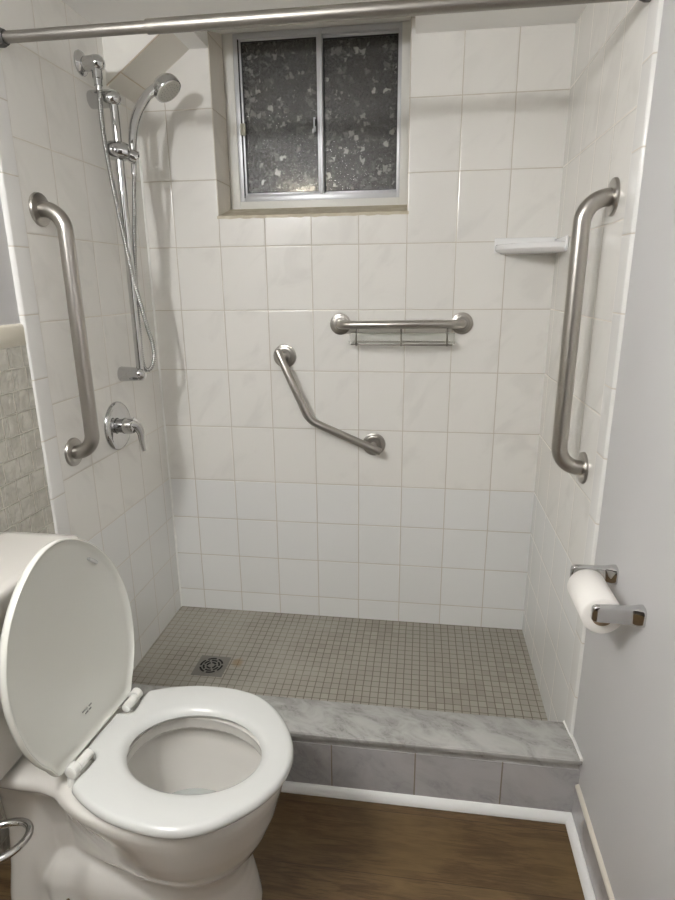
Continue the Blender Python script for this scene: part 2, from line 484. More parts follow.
# ceiling with the raised pocket in front of the window
bm = NB()
CP = 0.885; CY = -.16; ZH = 2.075
box(bm, -T, WX0, YF, 0, ZC, ZC + .2)
box(bm, CP, XD + T, YF, 0, ZC, ZC + .2)
box(bm, WX0, CP, YF, CY, ZC, ZC + .2)
struct('ceiling', bm, M['ceil'])
bm = NB()
loft(bm, [[(x, CY, ZC), (x, WD + .05, ZH), (x, WD + .05, ZH + .1), (x, CY, ZH + .1)] for x in (WX0 - .0005, CP + .0005)])
struct('trim_head', bm, M['ceil'])

# back wall with the opening
bm = NB()
yb = WD + .04
box(bm, -T, WX0, 0, yb, -.05, ZC + .1)
box(bm, WX1, XD + T, 0, yb, -.05, ZC + .1)
loft(bm, [[(x, 0, -.05), (x, yb, -.05), (x, yb, 1.535), (x, WD, 1.527), (x, 0, 1.490)] for x in (WX0, WX1)])
struct('wall_back', bm, M['tile_back'])
# reveal tiles left and right, sloping sill
bm = NB(); box(bm, WX0 - .0005, WX0 + .0015, .001, WD - .004, 1.5, ZH - .02); struct('trim_reveal_left', bm, M['reveal'])
bm = NB(); box(bm, WX1 - .0015, WX1 + .0005, .001, WD - .004, 1.5, ZH - .02); struct('trim_reveal_right', bm, M['reveal'])
bm = NB()
n = 40; rings = []
for i in range(n + 1):
    x = WX0 - .004 + (WX1 - WX0 + .008) * i / n
    a = .0015 * math.sin(i * 1.7) + .001 * math.sin(i * 4.1)
    rings.append([(x, -.0022, 1.487 + a), (x, -.003, 1.495 + a * .5), (x, .006, 1.4985), (x, WD - .002, 1.5315), (x, WD - .002, 1.520), (x, .004, 1.486)])
loft(bm, rings); struct('trim_sill', bm, M['sill'])

# side walls
bm = NB(); box(bm, -T, 0, YI, 0, -.05, ZC + .1); struct('wall_left_shower', bm, M['tile_side'])
bm = NB(); box(bm, XR, XR + T, YI, 0, -.05, ZC + .1); struct('wall_right_shower', bm, M['tile_right'])
def bull(x0, sgnx):
    bm = NB(); pr = []
    for k in range(8):
        a = PI / 2 * k / 7; pr.append((.0095 * math.cos(a), YO + .007 - .007 * math.sin(a)))
    # profile in (protrusion, y): face, rounded outer edge
    ring = [(-.02, YI), (.0008, YI - .0006)] + [(-.0088 + p, yy) for p, yy in pr] + [(-.02, YO)]
    loft(bm, [[(x0 + sgnx * p, yy, z) for p, yy in ring] for z in (.0, ZC)])
    return bm
struct('trim_bullnose_left', bull(0, 1), M['bullnose'], smooth=True)
struct('trim_bullnose_right', bull(XR, -1), M['bullnose'], smooth=True)

# left wall past the shower: painted above, embossed tile below with a cap
bm = NB(); box(bm, -T, -.010, YF, YI - .02, -.05, ZC + .1); struct('wall_left', bm, M['paint'])
bm = NB(); box(bm, -.011, -.004, YF, YO + .0005, 0, 1.1467); struct('trim_wainscot', bm, M['wains'])
bm = NB()
ring = [(-.011, 1.1467), (-.0045, 1.1467), (-.0035, 1.148), (-.003, 1.186), (-.004, 1.192), (-.0065, 1.1955), (-.011, 1.197)]
loft(bm, [[(p, yy, z) for p, z in ring] for yy in (YF, YO + .0005)]); struct('trim_wainscot_cap', bm, M['cap'], smooth=True)
# right painted wall, front wall behind the camera
bm = NB(); box(bm, XD, XD + T, YF, YI - .02, -.05, ZC + .1); struct('wall_right', bm, M['paint'])
bm = NB(); box(bm, -T, XD + T, YF - T, YF, -.05, ZC + .1); struct('wall_front', bm, plain('grey brown wall paint', (120, 116, 110), .6))
bm = NB(); box(bm, .30, 1.24, YF - .002, YF + .03, 0, 1.95, .004); d1 = struct('added_dark_door', bm, plain('dark grey paint of added door', (70, 65, 60), .4))  # unseen door, added dark to cut bounced light and darken chrome reflections
bm = NB(); lathe(bm, [(0, .025), (.01, .025), (.012, .01), (.035, .01), (.04, .022), (.06, .026), (.07, .01)], (.46, YF + .029, .98), (0, 1, 0), 24); obj('added_door_knob', bm, M['satin'], d1)

# sloped boxed-in chase in the upper left corner
SY = -.168
CHX = .195
def chase_z(x): return 1.838 + (x) * (ZC - 1.838) / CHX
bm = NB()
loft(bm, [[(.0, yy, chase_z(0)), (CHX, yy, ZC + .0), (CHX, yy, ZC + .02), (.0, yy, ZC + .02)] for yy in (SY, .01)])
so = struct('wall_chase', bm, [M['drywall'], M['soffit']])
for p in so.data.polygons:
    if p.normal.z < -.3: p.material_index = 1
bm = NB()
tube(bm, [(.0, SY + .0, chase_z(0) + .001), (CHX - .001, SY + .0, ZC - .002)], .0022, 8); struct('trim_chase', bm, plain('beige edge bead', (196, 184, 164), .6))

# curb: tiled face and marble slab
cb = thing('shower_curb', (.66, -.70, 0), 'low shower curb with grey veined marble top and marbled grey tile face', 'curb')
bm = NB(); box(bm, 0.0, XD, -.772, -.64, 0, .150); obj('tile_face', bm, M['curbtile'], cb, smooth=False)
bm = NB()
def slabz(y): return .190 + (y + .780) * -.15          # the top leans into the shower
rg = []
for x in (0.0, XD - .002):
    rg.append([(x, -.780, .1745), (x, -.784, .1775), (x, -.784, slabz(-.784) - .004), (x, -.781, slabz(-.781) - .0006), (x, -.777, slabz(-.777)), (x, -.634, slabz(-.634)), (x, -.631, slabz(-.631) - .002), (x, -.630, .145), (x, -.770, .150), (x, -.770, .1745)])
loft(bm, rg); obj('marble_slab', bm, M['marble'], cb, label='grey veined marble slab')
bm = NB(); tube(bm, [(XR - .001, -.630, .167), (XR, -.66, .172), (XR + .001, -.69, .177), (XD - .003, -.705, .180), (XD - .003, -.74, .185), (XD - .003, -.783, .190)], .004, 10); struct('trim_caulk', bm, M['caulk'], smooth=True)
bm = NB()
n = 40; loft(bm, [[(.0035 + .0012 * math.sin(i * 1.3) + p, -.0035 + q, ZS + (ZC - .15 - ZS) * i / n) for p, q in ((-.004, .004), (.0015, .004), (.001, -.001), (-.004, -.002))] for i in range(n + 1)])
struct('trim_corner', bm, M['caulk'], smooth=True)

# quarter round / base along the curb and the right wall
def base_prof(w=.016, h=.0215):
    return [(0, 0), (w, 0), (w, .004), (w * .9, h * .42), (w * .6, h * .75), (w * .3, h * .93), (w * .12, h), (0, h)]
bm = NB(); pr = base_prof()
loft(bm, [[(x, -.772 - a, b) for a, b in pr] for x in (0.0, XD - .009)]); struct('baseboard_back', bm, M['vinyl'], smooth=True)
bm = NB()
loft(bm, [[(XD - .008 - a, yy, b) for a, b in pr] for yy in (-.773, YF)]); struct('baseboard_right', bm, M['vinyl'], smooth=True)
bm = NB(); box(bm, XD - .008, XD, -.857 + .0008, -.772, 0, .108, .001); box(bm, XD - .008, XD, YF, -.857 - .0008, 0, .108, .001)
struct('trim_base_tile', bm, M['basetile'])
bm = NB()
n = 60; rings = []
for i in range(n + 1):
    yy = -.777 + (YF + .777) * i / n; w = .0006 * math.sin(i * 2.3)
    rings.append([(XD - .009, yy, .106), (XD - .0086, yy, .110 + w), (XD - .004, yy, .1135 + w), (XD + .001, yy, .114), (XD + .001, yy, .106)])
loft(bm, rings); struct('trim_base_cap', bm, plain('yellowed caulk line', (214, 208, 195), .5), smooth=True)

# ================================================================== WINDOW
def frame_bm(bm, x0, x1, z0, z1, y0, y1, w, bev=.0012):
    wl, wr, wb, wt = w
    box(bm, x0, x0 + wl, y0, y1, z0, z1, bev); box(bm, x1 - wr, x1, y0, y1, z0, z1, bev)
    box(bm, x0 + wl, x1 - wr, y0, y1, z0, z0 + wb, bev); box(bm, x0 + wl, x1 - wr, y0, y1, z1 - wt, z1, bev)
    return bm
ORG['w'] = Vector((0, 0, 0))
wtop = 2.062
bm = NB(); frame_bm(bm, WX0 + .002, WX1 - .002, 1.5285, ZH + .012, WD - .005, WD + .035, (.034, .030, .026, .026))
w1 = struct('window_1', bm, M['frame'], smooth=True)
bm = NB(); frame_bm(bm, .2895, .8415, 1.5545, wtop - .003, WD - .001, WD + .033, (.018, .012, .020, .016)); obj('track_frame', bm, M['alu'], w1)
bm = NB(); box(bm, .300, .836, WD + .0, WD + .018, 1.5715, 1.5755, .0006); obj('track_rib', bm, M['alu'], w1)
# left sash
bm = NB(); frame_bm(bm, .3072, .585, 1.5755, wtop - .018, WD + .003, WD + .014, (.0098, .021, .008, .010)); ls = obj('sash', bm, M['alu'], w1)
bm = NB(); box(bm, .3165, .565, WD + .007, WD + .011, 1.583, wtop - .027); obj('pane', bm, M['glass'], ls)
bm = NB(); frame_bm(bm, .3165, .566, 1.5815, wtop - .0265, WD + .0025, WD + .006, (.004, .002, .002, .004), 0); obj('gasket', bm, M['gasket'], ls, smooth=False)
bm = NB(); box(bm, .3065, .3095, WD - .0025, WD + .004, 1.566, wtop - .02); obj('gasket', bm, M['gasket'], w1, smooth=False)
# right sash
bm = NB(); frame_bm(bm, .563, .831, 1.5755, wtop - .018, WD + .016, WD + .027, (.024, .005, .007, .010)); rs = obj('sash', bm, M['alu'], w1)
bm = NB(); box(bm, .586, .827, WD + .019, WD + .023, 1.582, wtop - .028); obj('pane', bm, M['glass'], rs)
bm = NB(); frame_bm(bm, .586, .8275, 1.5815, wtop - .0275, WD + .0145, WD + .018, (.003, .003, .002, .005), 0); obj('gasket', bm, M['gasket'], rs, smooth=False)
bm = NB(); box(bm, .572, .585, WD - .003, WD + .004, 1.573, wtop - .004, .002); obj('meeting_rail', bm, M['alu'], w1)
bm = NB(); box(bm, .304, .3215, WD - .009, WD + .003, 1.762, 1.797, .002); box(bm, .309, .315, WD - .011, WD - .004, 1.765, 1.794, .001); obj('latch', bm, plain('beige latch', (205, 203, 190), .4), w1)
bm = NB(); box(bm, .5535, .5605, WD - .006, WD + .004, 1.764, 1.806, .002); box(bm, .549, .5545, WD - .004, WD + .004, 1.760, 1.772, .001); obj('pull_handle', bm, M['alu'], w1)
bm = NB(); box(bm, .5585, .5625, WD - .0075, WD - .004, 1.778, 1.800, .0005); obj('finger_slot', bm, M['gasket'], w1)
# window well outside
bm = NB()
box(bm, .20, .95, .62, .66, 1.2, 2.3); box(bm, .16, .20, .19, .66, 1.2, 2.3); box(bm, .95, .99, .19, .66, 1.2, 2.3); box(bm, .16, .99, .19, .66, 1.16, 1.2); box(bm, .16, .99, .19, .66, 2.3, 2.34)
struct('wall_window_well', bm, M['night'])

# ================================================================== GRAB BARS
def flange(bm, c, axis, r=.039, t=.0075, hole=.017):
    lathe(bm, [(0, r), (t * .55, r), (t * .9, r - .0012), (t, r - .003), (t + .0004, hole + .004), (t + .0005, hole)], c, axis, 56)
    return bm
def wall_bar(name, x, sx, y, z0, z1, label, flabel):
    t = thing(name, (x, y, (z0 + z1) / 2), label, 'grab bar')
    off = .062 * sx
    path = fillet([(x + .004 * sx, y, z1), (x + off, y, z1), (x + off, y, z0), (x + .004 * sx, y, z0)], .052, 14)
    obj('tube', tube(NB(), path, .0188, 32), M['steel'], t)
    for z in (z1, z0): obj('flange', flange(NB(), (x, y, z), (sx, 0, 0)), M['steel'], t)
    return t
wall_bar('grab_bar', 0, 1, -.572, .847, 1.459, 'straight vertical steel grab bar on the left wall in front of the shower valve', '')
wall_bar('grab_bar', XR, -1, -.547, .841, 1.453, 'straight vertical steel grab bar on the right wall above the paper roll', '')
# angled bar on the back wall
t = thing('angled_grab_bar', (.61, 0, .88), 'bent steel grab bar with an elbow at mid-length, on the back wall', 'grab bar')
A = Vector((.463, 0, 1.041)); B = Vector((.7725, 0, .735)); E_ = Vector((.552, -.05, .827))
Aa = Vector((.4495, -.05, 1.063)); Bb = Vector((.796, -.05, .722))
path = fillet([Aa, E_, Bb], [.075], 14)
n = len(path); bm = NB(); d0 = (Aa - E_).normalized(); d1 = (Bb - E_).normalized()
tube(bm, [Aa + d0 * .004, Aa + d0 * .003] + path + [Bb + d1 * .003, Bb + d1 * .004], [.009, .012] + [.0135] * n + [.012, .009], 26)
for c, p_, q_ in ((A, Aa, E_), (B, Bb, E_)):
    e = p_.lerp(q_, .09); tube(bm, fillet([c + Vector((0, -.004, 0)), Vector((c.x, -.030, c.z)), e], .02, 8), .0115, 22)
obj('tube', bm, M['steel'], t)
for c in (A, B):
    bm = NB(); lathe(bm, [(0, .040), (.004, .040), (.0055, .038), (.006, .033), (.0105, .032), (.0115, .030), (.0118, .024), (.015, .0225), (.0155, .012)], c, (0, -1, 0), 56)
    obj('flange', bm, M['steel'], t)
# bar with wire rack
t = thing('grab_bar_shelf', (.856, 0, 1.15), 'horizontal steel grab bar carrying a small glass shelf, on the back wall', 'grab bar')
C_ = Vector((.657, 0, 1.149)); D_ = Vector((1.056, 0, 1.151))
mid = [C_ + Vector((0, -.004, 0)), C_ + Vector((.002, -.03, 0)), C_ + Vector((.022, -.048, 0)), C_ + Vector((.10, -.060, .001)), (C_ + D_) / 2 + Vector((0, -.066, .001)),
       D_ + Vector((-.10, -.060, .001)), D_ + Vector((-.022, -.048, 0)), D_ + Vector((-.002, -.03, 0)), D_ + Vector((0, -.004, 0))]
obj('tube', tube(NB(), catmull(mid, 10), .0135, 26), M['steel'], t)
for c in (C_, D_):
    bm = NB(); lathe(bm, [(0, .035), (.004, .035), (.0055, .033), (.006, .029), (.0105, .028), (.0115, .026), (.0118, .020), (.015, .019), (.0155, .012)], c, (0, -1, 0), 56)
    obj('flange', bm, M['steel'], t)
zr = 1.087
rk = NB()
for xx, yy in ((.716, -.058), (.862, -.064), (1.008, -.058)):
    tube(rk, fillet([(xx, yy, 1.146), (xx, yy - .002, zr + .002), (xx, yy + .02, zr - .004), (xx, -.006, zr - .004)], .006, 5), .0026, 10)
tube(rk, catmull([(.700, -.05, zr), (.716, -.0585, zr), (.862, -.0665, zr), (1.008, -.0585, zr), (1.024, -.05, zr)], 8), .0024, 10)
tube(rk, catmull([(.706, -.054, zr + .009), (.862, -.0665, zr + .010), (1.018, -.054, zr + .009)], 8), .002, 10)
M['wire'] = plain('steel wire', (132, 128, 122), .35, 1)
obj('wire_rack', rk, M['wire'], t)
for s in ((.716, -.0585), (.862, -.0665), (1.008, -.0585)):
    bm = NB(); bmesh.ops.create_uvsphere(bm, u_segments=16, v_segments=10, radius=.0048, matrix=Matrix.Translation((s[0], s[1], zr + .001))); obj('wire_joint', bm, M['wire'], t)
bm = NB()
pts = [(.690, -.004), (.690, -.045), (.72, -.053), (.862, -.061), (1.004, -.053), (1.034, -.045), (1.034, -.004)]
loft(bm, [[(x, y, z) for x, y in pts] for z in (zr + .0025, zr + .0085)])
loft(bm, [[(x, y, z) for x, y in ((.690, -.004), (1.034, -.004), (1.034, -.009), (.690, -.009))] for z in (zr + .009, zr + .034)])
obj('glass_shelf', bm, M['clear'], t, smooth=False, label='clear glass shelf')

# ================================================================== SHOWER ROD
t = thing('shower_curtain_rod', (.66, -.632, 1.79), 'long brushed nickel curtain rod spanning the top of the shower, bare', 'curtain rod')
Lp = Vector((0.0, -.634, 1.7975)); Rp = Vector((XR, -.640, 1.794)); dv = (Rp - Lp)
def at(s): return Lp + dv * s
obj('inner_tube', tube(NB(), [at(.004), at(.263)], .0115, 32), M['rod'], t)
bm = NB(); lathe(bm, [(0, .0117), (0, .0136), (.002, .0138), (.98, .0138)], at(.258), dv, 32); obj('outer_tube', bm, M['rod'], t)
for s, e in ((0, 1), (1, -1)):
    bm = NB(); lathe(bm, [(0, .0185), (.008, .0185), (.011, .0178), (.013, .0165), (.016, .0158), (.018, .0150)] if 1 else [], at(s) + Vector((.0012 * e, 0, 0)), (e, 0, 0), 32)
    obj('end_cap', bm, M['rodcap'], t, label='dark rubber end cap')

# ================================================================== SHOWER SET
XB = .063; YB = -.267
t = thing('slide_bar', (0, YB, 1.4), 'tall round chrome slide bar standing off the left shower wall', 'slide bar')
obj('rail', tube(NB(), [(XB + .001, YB, 1.012), (XB + .003, YB, 1.778)], .0122, 28), M['chrome'], t)
bm = NB(); lathe(bm, [(0, .0225), (.004, .0235), (.05, .0225), (.070, .0210), (.082, .0155), (.088, .004)], (0, YB, 1.776), (1, 0, 0), 36); obj('upper_bracket', bm, M['chrome'], t)
bm = NB(); lathe(bm, [(0, .0225), (.004, .0235), (.060, .0205), (.070, .0190), (.078, .013), (.083, .004)], (0, YB - .004, 1.014), (1, 0, 0), 36); obj('lower_bracket', bm, M['chrome'], t)
zc = 1.644
bm = NB(); lathe(bm, [(-.034, .012), (-.032, .022), (-.02, .0255), (.0, .026), (.016, .0245), (.028, .019), (.032, .009)], (XB + .004, YB, zc), (1, .25, -.1), 36)
sc = obj('slider', bm, M['chrome'], t)
bm = NB(); lathe(bm, [(0, .015), (.018, .0195), (.03, .0195), (.035, .014)], (XB + .018, YB + .012, zc - .004), (.75, .5, -.35), 30); obj('cradle', bm, M['chrome'], sc)
bm = NB(); lathe(bm, [(0, .0085), (.010, .0085), (.012, .006)], (XB + .005, YB - .019, zc - .001), (.3, -1, 0), 24); obj('lock_knob', bm, M['satin'], sc)

# hand shower held by the slider
H0 = Vector((.0955, -.243, 1.622)); 
hs = thing('hand_shower', tuple(H0), 'chrome hand shower with round grey spray face, resting in its holder', 'shower head')
hp = catmull([H0, H0 + Vector((.002, .005, .06)), H0 + Vector((.013, .018, .118)), H0 + Vector((.037, .040, .170)), H0 + Vector((.064, .058, .199))], 8)
n = len(hp); rr = [.0105 + .0035 * min(1, i / (n * .5)) for i in range(n)]
obj('handle', tube(NB(), hp, rr, 28), M['chrome'], hs)
hc = H0 + Vector((.090, .070, .197)); ha = Vector((.60, -.11, -.80)).normalized()
bm = NB(); lathe(bm, [(-.032, .006), (-.031, .018), (-.026, .030), (-.016, .038), (-.004, .0415), (.004, .0415), (.008, .0400)], hc, ha, 48); obj('head', bm, M['chrome'], hs)
bm = NB(); lathe(bm, [(.0075, .0375), (.0100, .0350), (.0110, .022), (.0112, .001)], hc, ha, 48); fc = obj('spray_face', bm, M['face'], hs, label='grey spray face')
bm = NB(); u = ha.orthogonal().normalized(); w = ha.cross(u)
for R_, k_ in ((.009, 6), (.018, 12), (.027, 18)):
    for i in range(k_):
        a = 2 * PI * i / k_
        lathe(bm, [(.0100, .0012), (.0122, .001)], hc + (u * math.cos(a) + w * math.sin(a)) * R_, ha, 8)
obj('spray_nozzles', bm, plain('rubber nozzle', (150, 148, 142), .6), fc)

# wall outlet elbow
t = thing('wall_elbow', (0, -.303, 1.853), 'chrome water outlet elbow on the left wall at the top of the shower hose', 'elbow')
bm = NB(); lathe(bm, [(0, .030), (.004, .0305), (.009, .027), (.014, .0185), (.015, .010)], (0, -.303, 1.853), (1, 0, 0), 40); obj('wall_flange', bm, M['chrome'], t)
bm = NB(); lathe(bm, [(0, .0175), (.026, .0190), (.040, .0205), (.052, .0185), (.060, .012), (.063, .003)], (.006, -.303, 1.851), (1, 0, 0), 36); obj('elbow_body', bm, M['chrome'], t)
bm = NB(); lathe(bm, [(0, .0135), (.024, .0135), (.026, .0115), (.040, .0110)], (.046, -.303, 1.838), (0, 0, -1), 30); obj('outlet_collar', bm, M['chrome'], t)

# hose: from the elbow, down to the loop, up to the hand shower
t = thing('shower_hose', (.08, -.25, 1.0), 'ribbed chrome shower hose hanging in a long loop beside the slide bar', 'hose')
hpath = [(.046, -.303, 1.805), (.046, -.303, 1.785), (.0445, -.304, 1.715), (.047, -.302, 1.639), (.0555, -.294, 1.519), (.067, -.279, 1.37), (.0725, -.272, 1.304), (.082, -.260, 1.228), (.0905, -.244, 1.147), (.0965, -.236, 1.1066), (.0965, -.232, 1.065),
         (.089, -.236, 1.036), (.079, -.243, 1.0235), (.071, -.250, 1.030), (.0665, -.2525, 1.052), (.065, -.2515, 1.118), (.067, -.2495, 1.237), (.074, -.247, 1.381), (.085, -.244, 1.50), (.0925, -.243, 1.575), (.0955, -.243, 1.60)]
cp = catmull(hpath, 14)
# resample evenly and make the ribs real
L = [0]
for a, b in zip(cp, cp[1:]): L.append(L[-1] + (b - a).length)
step = .0016; npt = int(L[-1] / step); rs_ = []; j = 0
for i in range(npt + 1):
    s = L[-1] * i / npt
    while j < len(L) - 2 and L[j + 1] < s: j += 1
    f_ = (s - L[j]) / max(L[j + 1] - L[j], 1e-9); rs_.append(cp[j].lerp(cp[j + 1], f_))
obj('hose_body', tube(NB(), rs_, [(.0068 if (i // 2) % 2 == 0 else .0056) for i in range(len(rs_))], 14), M['hose'], t, angle=80)
bm = NB(); lathe(bm, [(0, .0078), (.03, .0084), (.034, .0095), (.042, .0095)], (.0935, -.2432, 1.586), (.06, .01, 1), 24); obj('hose_nut', bm, M['chrome'], t)
bm = NB(); lathe(bm, [(0, .0085), (.012, .0095), (.02, .0095)], (.046, -.303, 1.786), (0, 0, 1), 24); obj('hose_nut', bm, M['chrome'], t)

# valve
VY, VZ = -.331, .862
t = thing('shower_valve', (0, VY, VZ), 'round chrome shower valve plate with a curved lever handle, below the slide bar', 'shower valve')
bm = NB(); lathe(bm, [(0, .075), (.004, .0752), (.010, .071), (.0125, .062), (.013, .030), (.0132, .022)], (0, VY, VZ), (1, 0, 0), 64); obj('escutcheon', bm, M['chrome'], t)
bm = NB(); lathe(bm, [(.012, .022), (.026, .022), (.0265, .0255), (.048, .0245), (.058, .0215), (.063, .012), (.064, .002)], (0, VY, VZ), (1, 0, 0), 40); hb = obj('hub', bm, M['chrome'], t)
lv = catmull([(.050, VY - .004, VZ + .010), (.064, VY + .004, VZ + .001), (.073, VY + .0075, VZ - .022), (.0745, VY + .006, VZ - .048), (.079, VY + .006, VZ - .080)], 8)
n = len(lv); bm = NB(); tube(bm, lv, [.0215 - .0145 * (i / (n - 1)) ** .8 for i in range(n)], 22, True, 1, .8); obj('lever', bm, M['chrome'], hb)

# ================================================================== SOAP SHELF
t = thing('corner_soap_shelf', (XR, 0, 1.36), 'small white ceramic corner shelf in the right back corner of the shower', 'shelf')
R_ = .184; n = 24
def arc(r, z, dy=0):
    return [(XR - r * math.cos(PI / 2 * k / n) if k < n else XR - .0, -r * .86 * math.sin(PI / 2 * k / n) , z) for k in range(n + 1)] + [(XR, 0, z)]
bm = NB()
loft(bm, [arc(R_ - .022, 1.362), arc(R_ - .006, 1.368), arc(R_, 1.374), arc(R_, 1.386), arc(R_ - .004, 1.3895), arc(R_ - .011, 1.388), arc(R_ - .016, 1.380), arc(R_ - .024, 1.377)])
obj('tray', bm, M['shelf'], t)
bm = NB(); box(bm, XR - R_ - .002, XR - .001, -.008, 0, 1.364, 1.410, .004, 3); obj('back_flange', bm, M['shelf'], t)
bm = NB(); box(bm, XR - .008, XR, -R_ * .86 - .004, -.001, 1.362, 1.404, .004, 3); obj('back_flange', bm, M['shelf'], t)

# ================================================================== DRAIN
DC = Vector((.254, -.354, ZS))
t = thing('floor_drain', tuple(DC), 'round slotted drain grate in a grey square, on the mosaic shower floor', 'drain')
ds = plain('drain steel', (128, 126, 120), .4, .6)
bm = NB(); box(bm, DC.x - .053, DC.x + .053, DC.y - .053, DC.y + .053, ZS, ZS + .0015, .0005, 1); obj('square_surround', bm, ds, t, smooth=False)
bm = NB(); lathe(bm, [(.0014, .045), (.0026, .045), (.003, .043), (.0028, .001)], DC, (0, 0, 1), 56); obj('grate', bm, ds, t)
bm = NB()
for r0, segs, ph in ((.0365, 6, .35), (.026, 6, .0), (.0145, 4, .5)):
    for s in range(segs):
        a0 = ph + 2 * PI * s / segs; a1 = a0 + 2 * PI / segs * .78; w = .0033; k = 10; ri = []
        for i in range(k + 1):
            a = a0 + (a1 - a0) * i / k; c, sn = math.cos(a), math.sin(a)
            ri.append([DC + Vector((c * (r0 - w), sn * (r0 - w), .0026)), DC + Vector((c * (r0 - w), sn * (r0 - w), .0034)), DC + Vector((c * (r0 + w), sn * (r0 + w), .0034)), DC + Vector((c * (r0 + w), sn * (r0 + w), .0026))])
        loft(bm, ri)
obj('grate_slots', bm, M['dark'], t, smooth=False, label='dark slots')

# ================================================================== TOILET PAPER HOLDER
t = thing('toilet_paper_holder', (XD, -.907, .698), 'chrome two-arm toilet paper holder on the right painted wall', 'paper holder')
def arm(y, th):
    bm = NB(); rings = []
    for p, h, w in ((0, .038, .030), (.005, .038, .029), (.012, .0365, .023), (.020, .035, .018), (.034, .034, .0155), (.055, .0335, .015), (.072, .0330, .015), (.082, .0315, .0145), (.086, .028, .012), (.088, .022, .008)):
        r = min(h, w) * .33
        rings.append([(XD - p, y + b, .7015 + a) for a, b in rrect(h, w, r, 5)])
    loft(bm, rings); return bm
obj('arm', arm(-.829, .016), M['chrome'], t); obj('arm', arm(-.985, .016), M['chrome'], t)
bm = NB(); tube(bm, [(1.2735, -.826, .695), (1.2735, -.988, .695)], .0085, 20); obj('spindle', bm, M['satin'], t)
bm = NB()
n = 72; RO, RI, y0, y1 = .0370, .0195, -.850, -.967
cx, cz = 1.2735, .6845
def ringy(r, y): return [(cx + r * math.cos(2 * PI * k / n), y, cz + r * math.sin(2 * PI * k / n)) for k in range(n)]
loft(bm, [ringy(RI, y0), ringy(RO - .002, y0), ringy(RO, y0 - .002), ringy(RO, y1 + .002), ringy(RO - .002, y1), ringy(RI, y1), ringy(RI, y0)], False, False)
bmesh.ops.remove_doubles(bm, verts=bm.verts, dist=1e-6)
tr = thing('toilet_paper_roll', (cx, -.907, cz), 'part-used white toilet paper roll hanging between two chrome arms', 'toilet paper')
obj('paper', bm, M['roll'], tr, angle=50)
bm = NB(); loft(bm, [ringy(RI - .0012, y0 + .0005), ringy(RI, y0 + .0005), ringy(RI, y1 - .0005), ringy(RI - .0012, y1 - .0005), ringy(RI - .0012, y0 + .0005)], False, False); bmesh.ops.remove_doubles(bm, verts=bm.verts, dist=1e-6)
obj('core', bm, M['card'], tr, label='brown card core')

# ================================================================== TOILET
YT = -1.093
t = thing('toilet', (.33, YT, 0), 'white two-piece toilet with its seat lid raised, against the left wall', 'toilet')
def egg(xb, xf, hw, nb, nf, z, N_=72, xc=None, dz=0):
    """outline: back half a superellipse of power nb, front half of power nf"""
    xc = xb + (xf - xb) * .50 if xc is None else xc
    out = []
    for k in range(N_):
        a = 2 * PI * k / N_; c, s = math.cos(a), math.sin(a)
        n_ = nf if c >= 0 else nb; ax = (xf - xc) if c >= 0 else (xc - xb)
        out.append((xc + sgn(c) * ax * abs(c) ** (2 / n_), YT + sgn(s) * hw * abs(s) ** (2 / n_), z))
    return out
bm = NB()
prof = [  # z, xb, xf, hw, nb, nf
    (0.000, .105, .622, .116, 3.2, 2.6), (.010, .100, .626, .119, 3.2, 2.6), (.060, .104, .619, .115, 3.2, 2.5), (.092, .110, .613, .110, 3.0, 2.4), (.104, .125, .610, .100, 3.0, 2.4),
    (.130, .165, .606, .088, 2.6, 2.3), (.165, .185, .607, .086, 2.2, 2.3), (.186, .205, .614, .094, 2.0, 2.2), (.205, .215, .628, .112, 1.8, 2.15), (.232, .215, .648, .131, 1.6, 2.1),
    (.265, .210, .664, .146, 1.5, 2.1), (.300, .205, .677, .157, 1.5, 2.05), (.335, .205, .686, .165, 1.6, 2.05), (.358, .215, .692, .170, 1.9, 2.05), (.376, .240, .695, .1725, 2.4, 2.05), (.390, .260, .694, .171, 2.6, 2.05), (.3945, .265, .690, .166, 2.6, 2.05), (.396, .27, .684, .160, 2.6, 2.05)]
rings = [egg(xb, xf, hw, nb, nf, z, xc=.50 if z > .18 else .40 + z * .55) for z, xb, xf, hw, nb, nf in prof]
# inside of the bowl, with a hollow flushing rim
for z, xb, xf, hw in ((.3965, .384, .652, .101), (.390, .379, .656, .105), (.372, .378, .657, .106), (.3655, .380, .655, .104), (.364, .366, .672, .120), (.352, .362, .676, .124), (.33, .368, .668, .120), (.29, .382, .640, .105), (.25, .398, .606, .086), (.215, .412, .578, .066), (.185, .425, .552, .050), (.150, .43, .54, .040)):
    rings.append(egg(xb, xf, hw, 2.2, 2.0, z, xc=.50))
loft(bm, rings, True, True)
# tank deck, widening towards the wall
def deck(z, gro):
    pts = []
    half = [(.030, .080), (.045, .094), (.09, .098), (.15, .098), (.20, .100), (.245, .105), (.285, .116), (.32, .134), (.345, .148)]
    for x, w in half: pts.append((x, YT + (w + gro), z))
    for x, w in half[::-1]: pts.append((x, YT - (w + gro), z))
    return pts
loft(bm, [deck(.340, -.040), deck(.350, -.018), deck(.362, -.006), deck(.374, .0), deck(.384, -.002), deck(.391, -.009), deck(.394, -.018)])
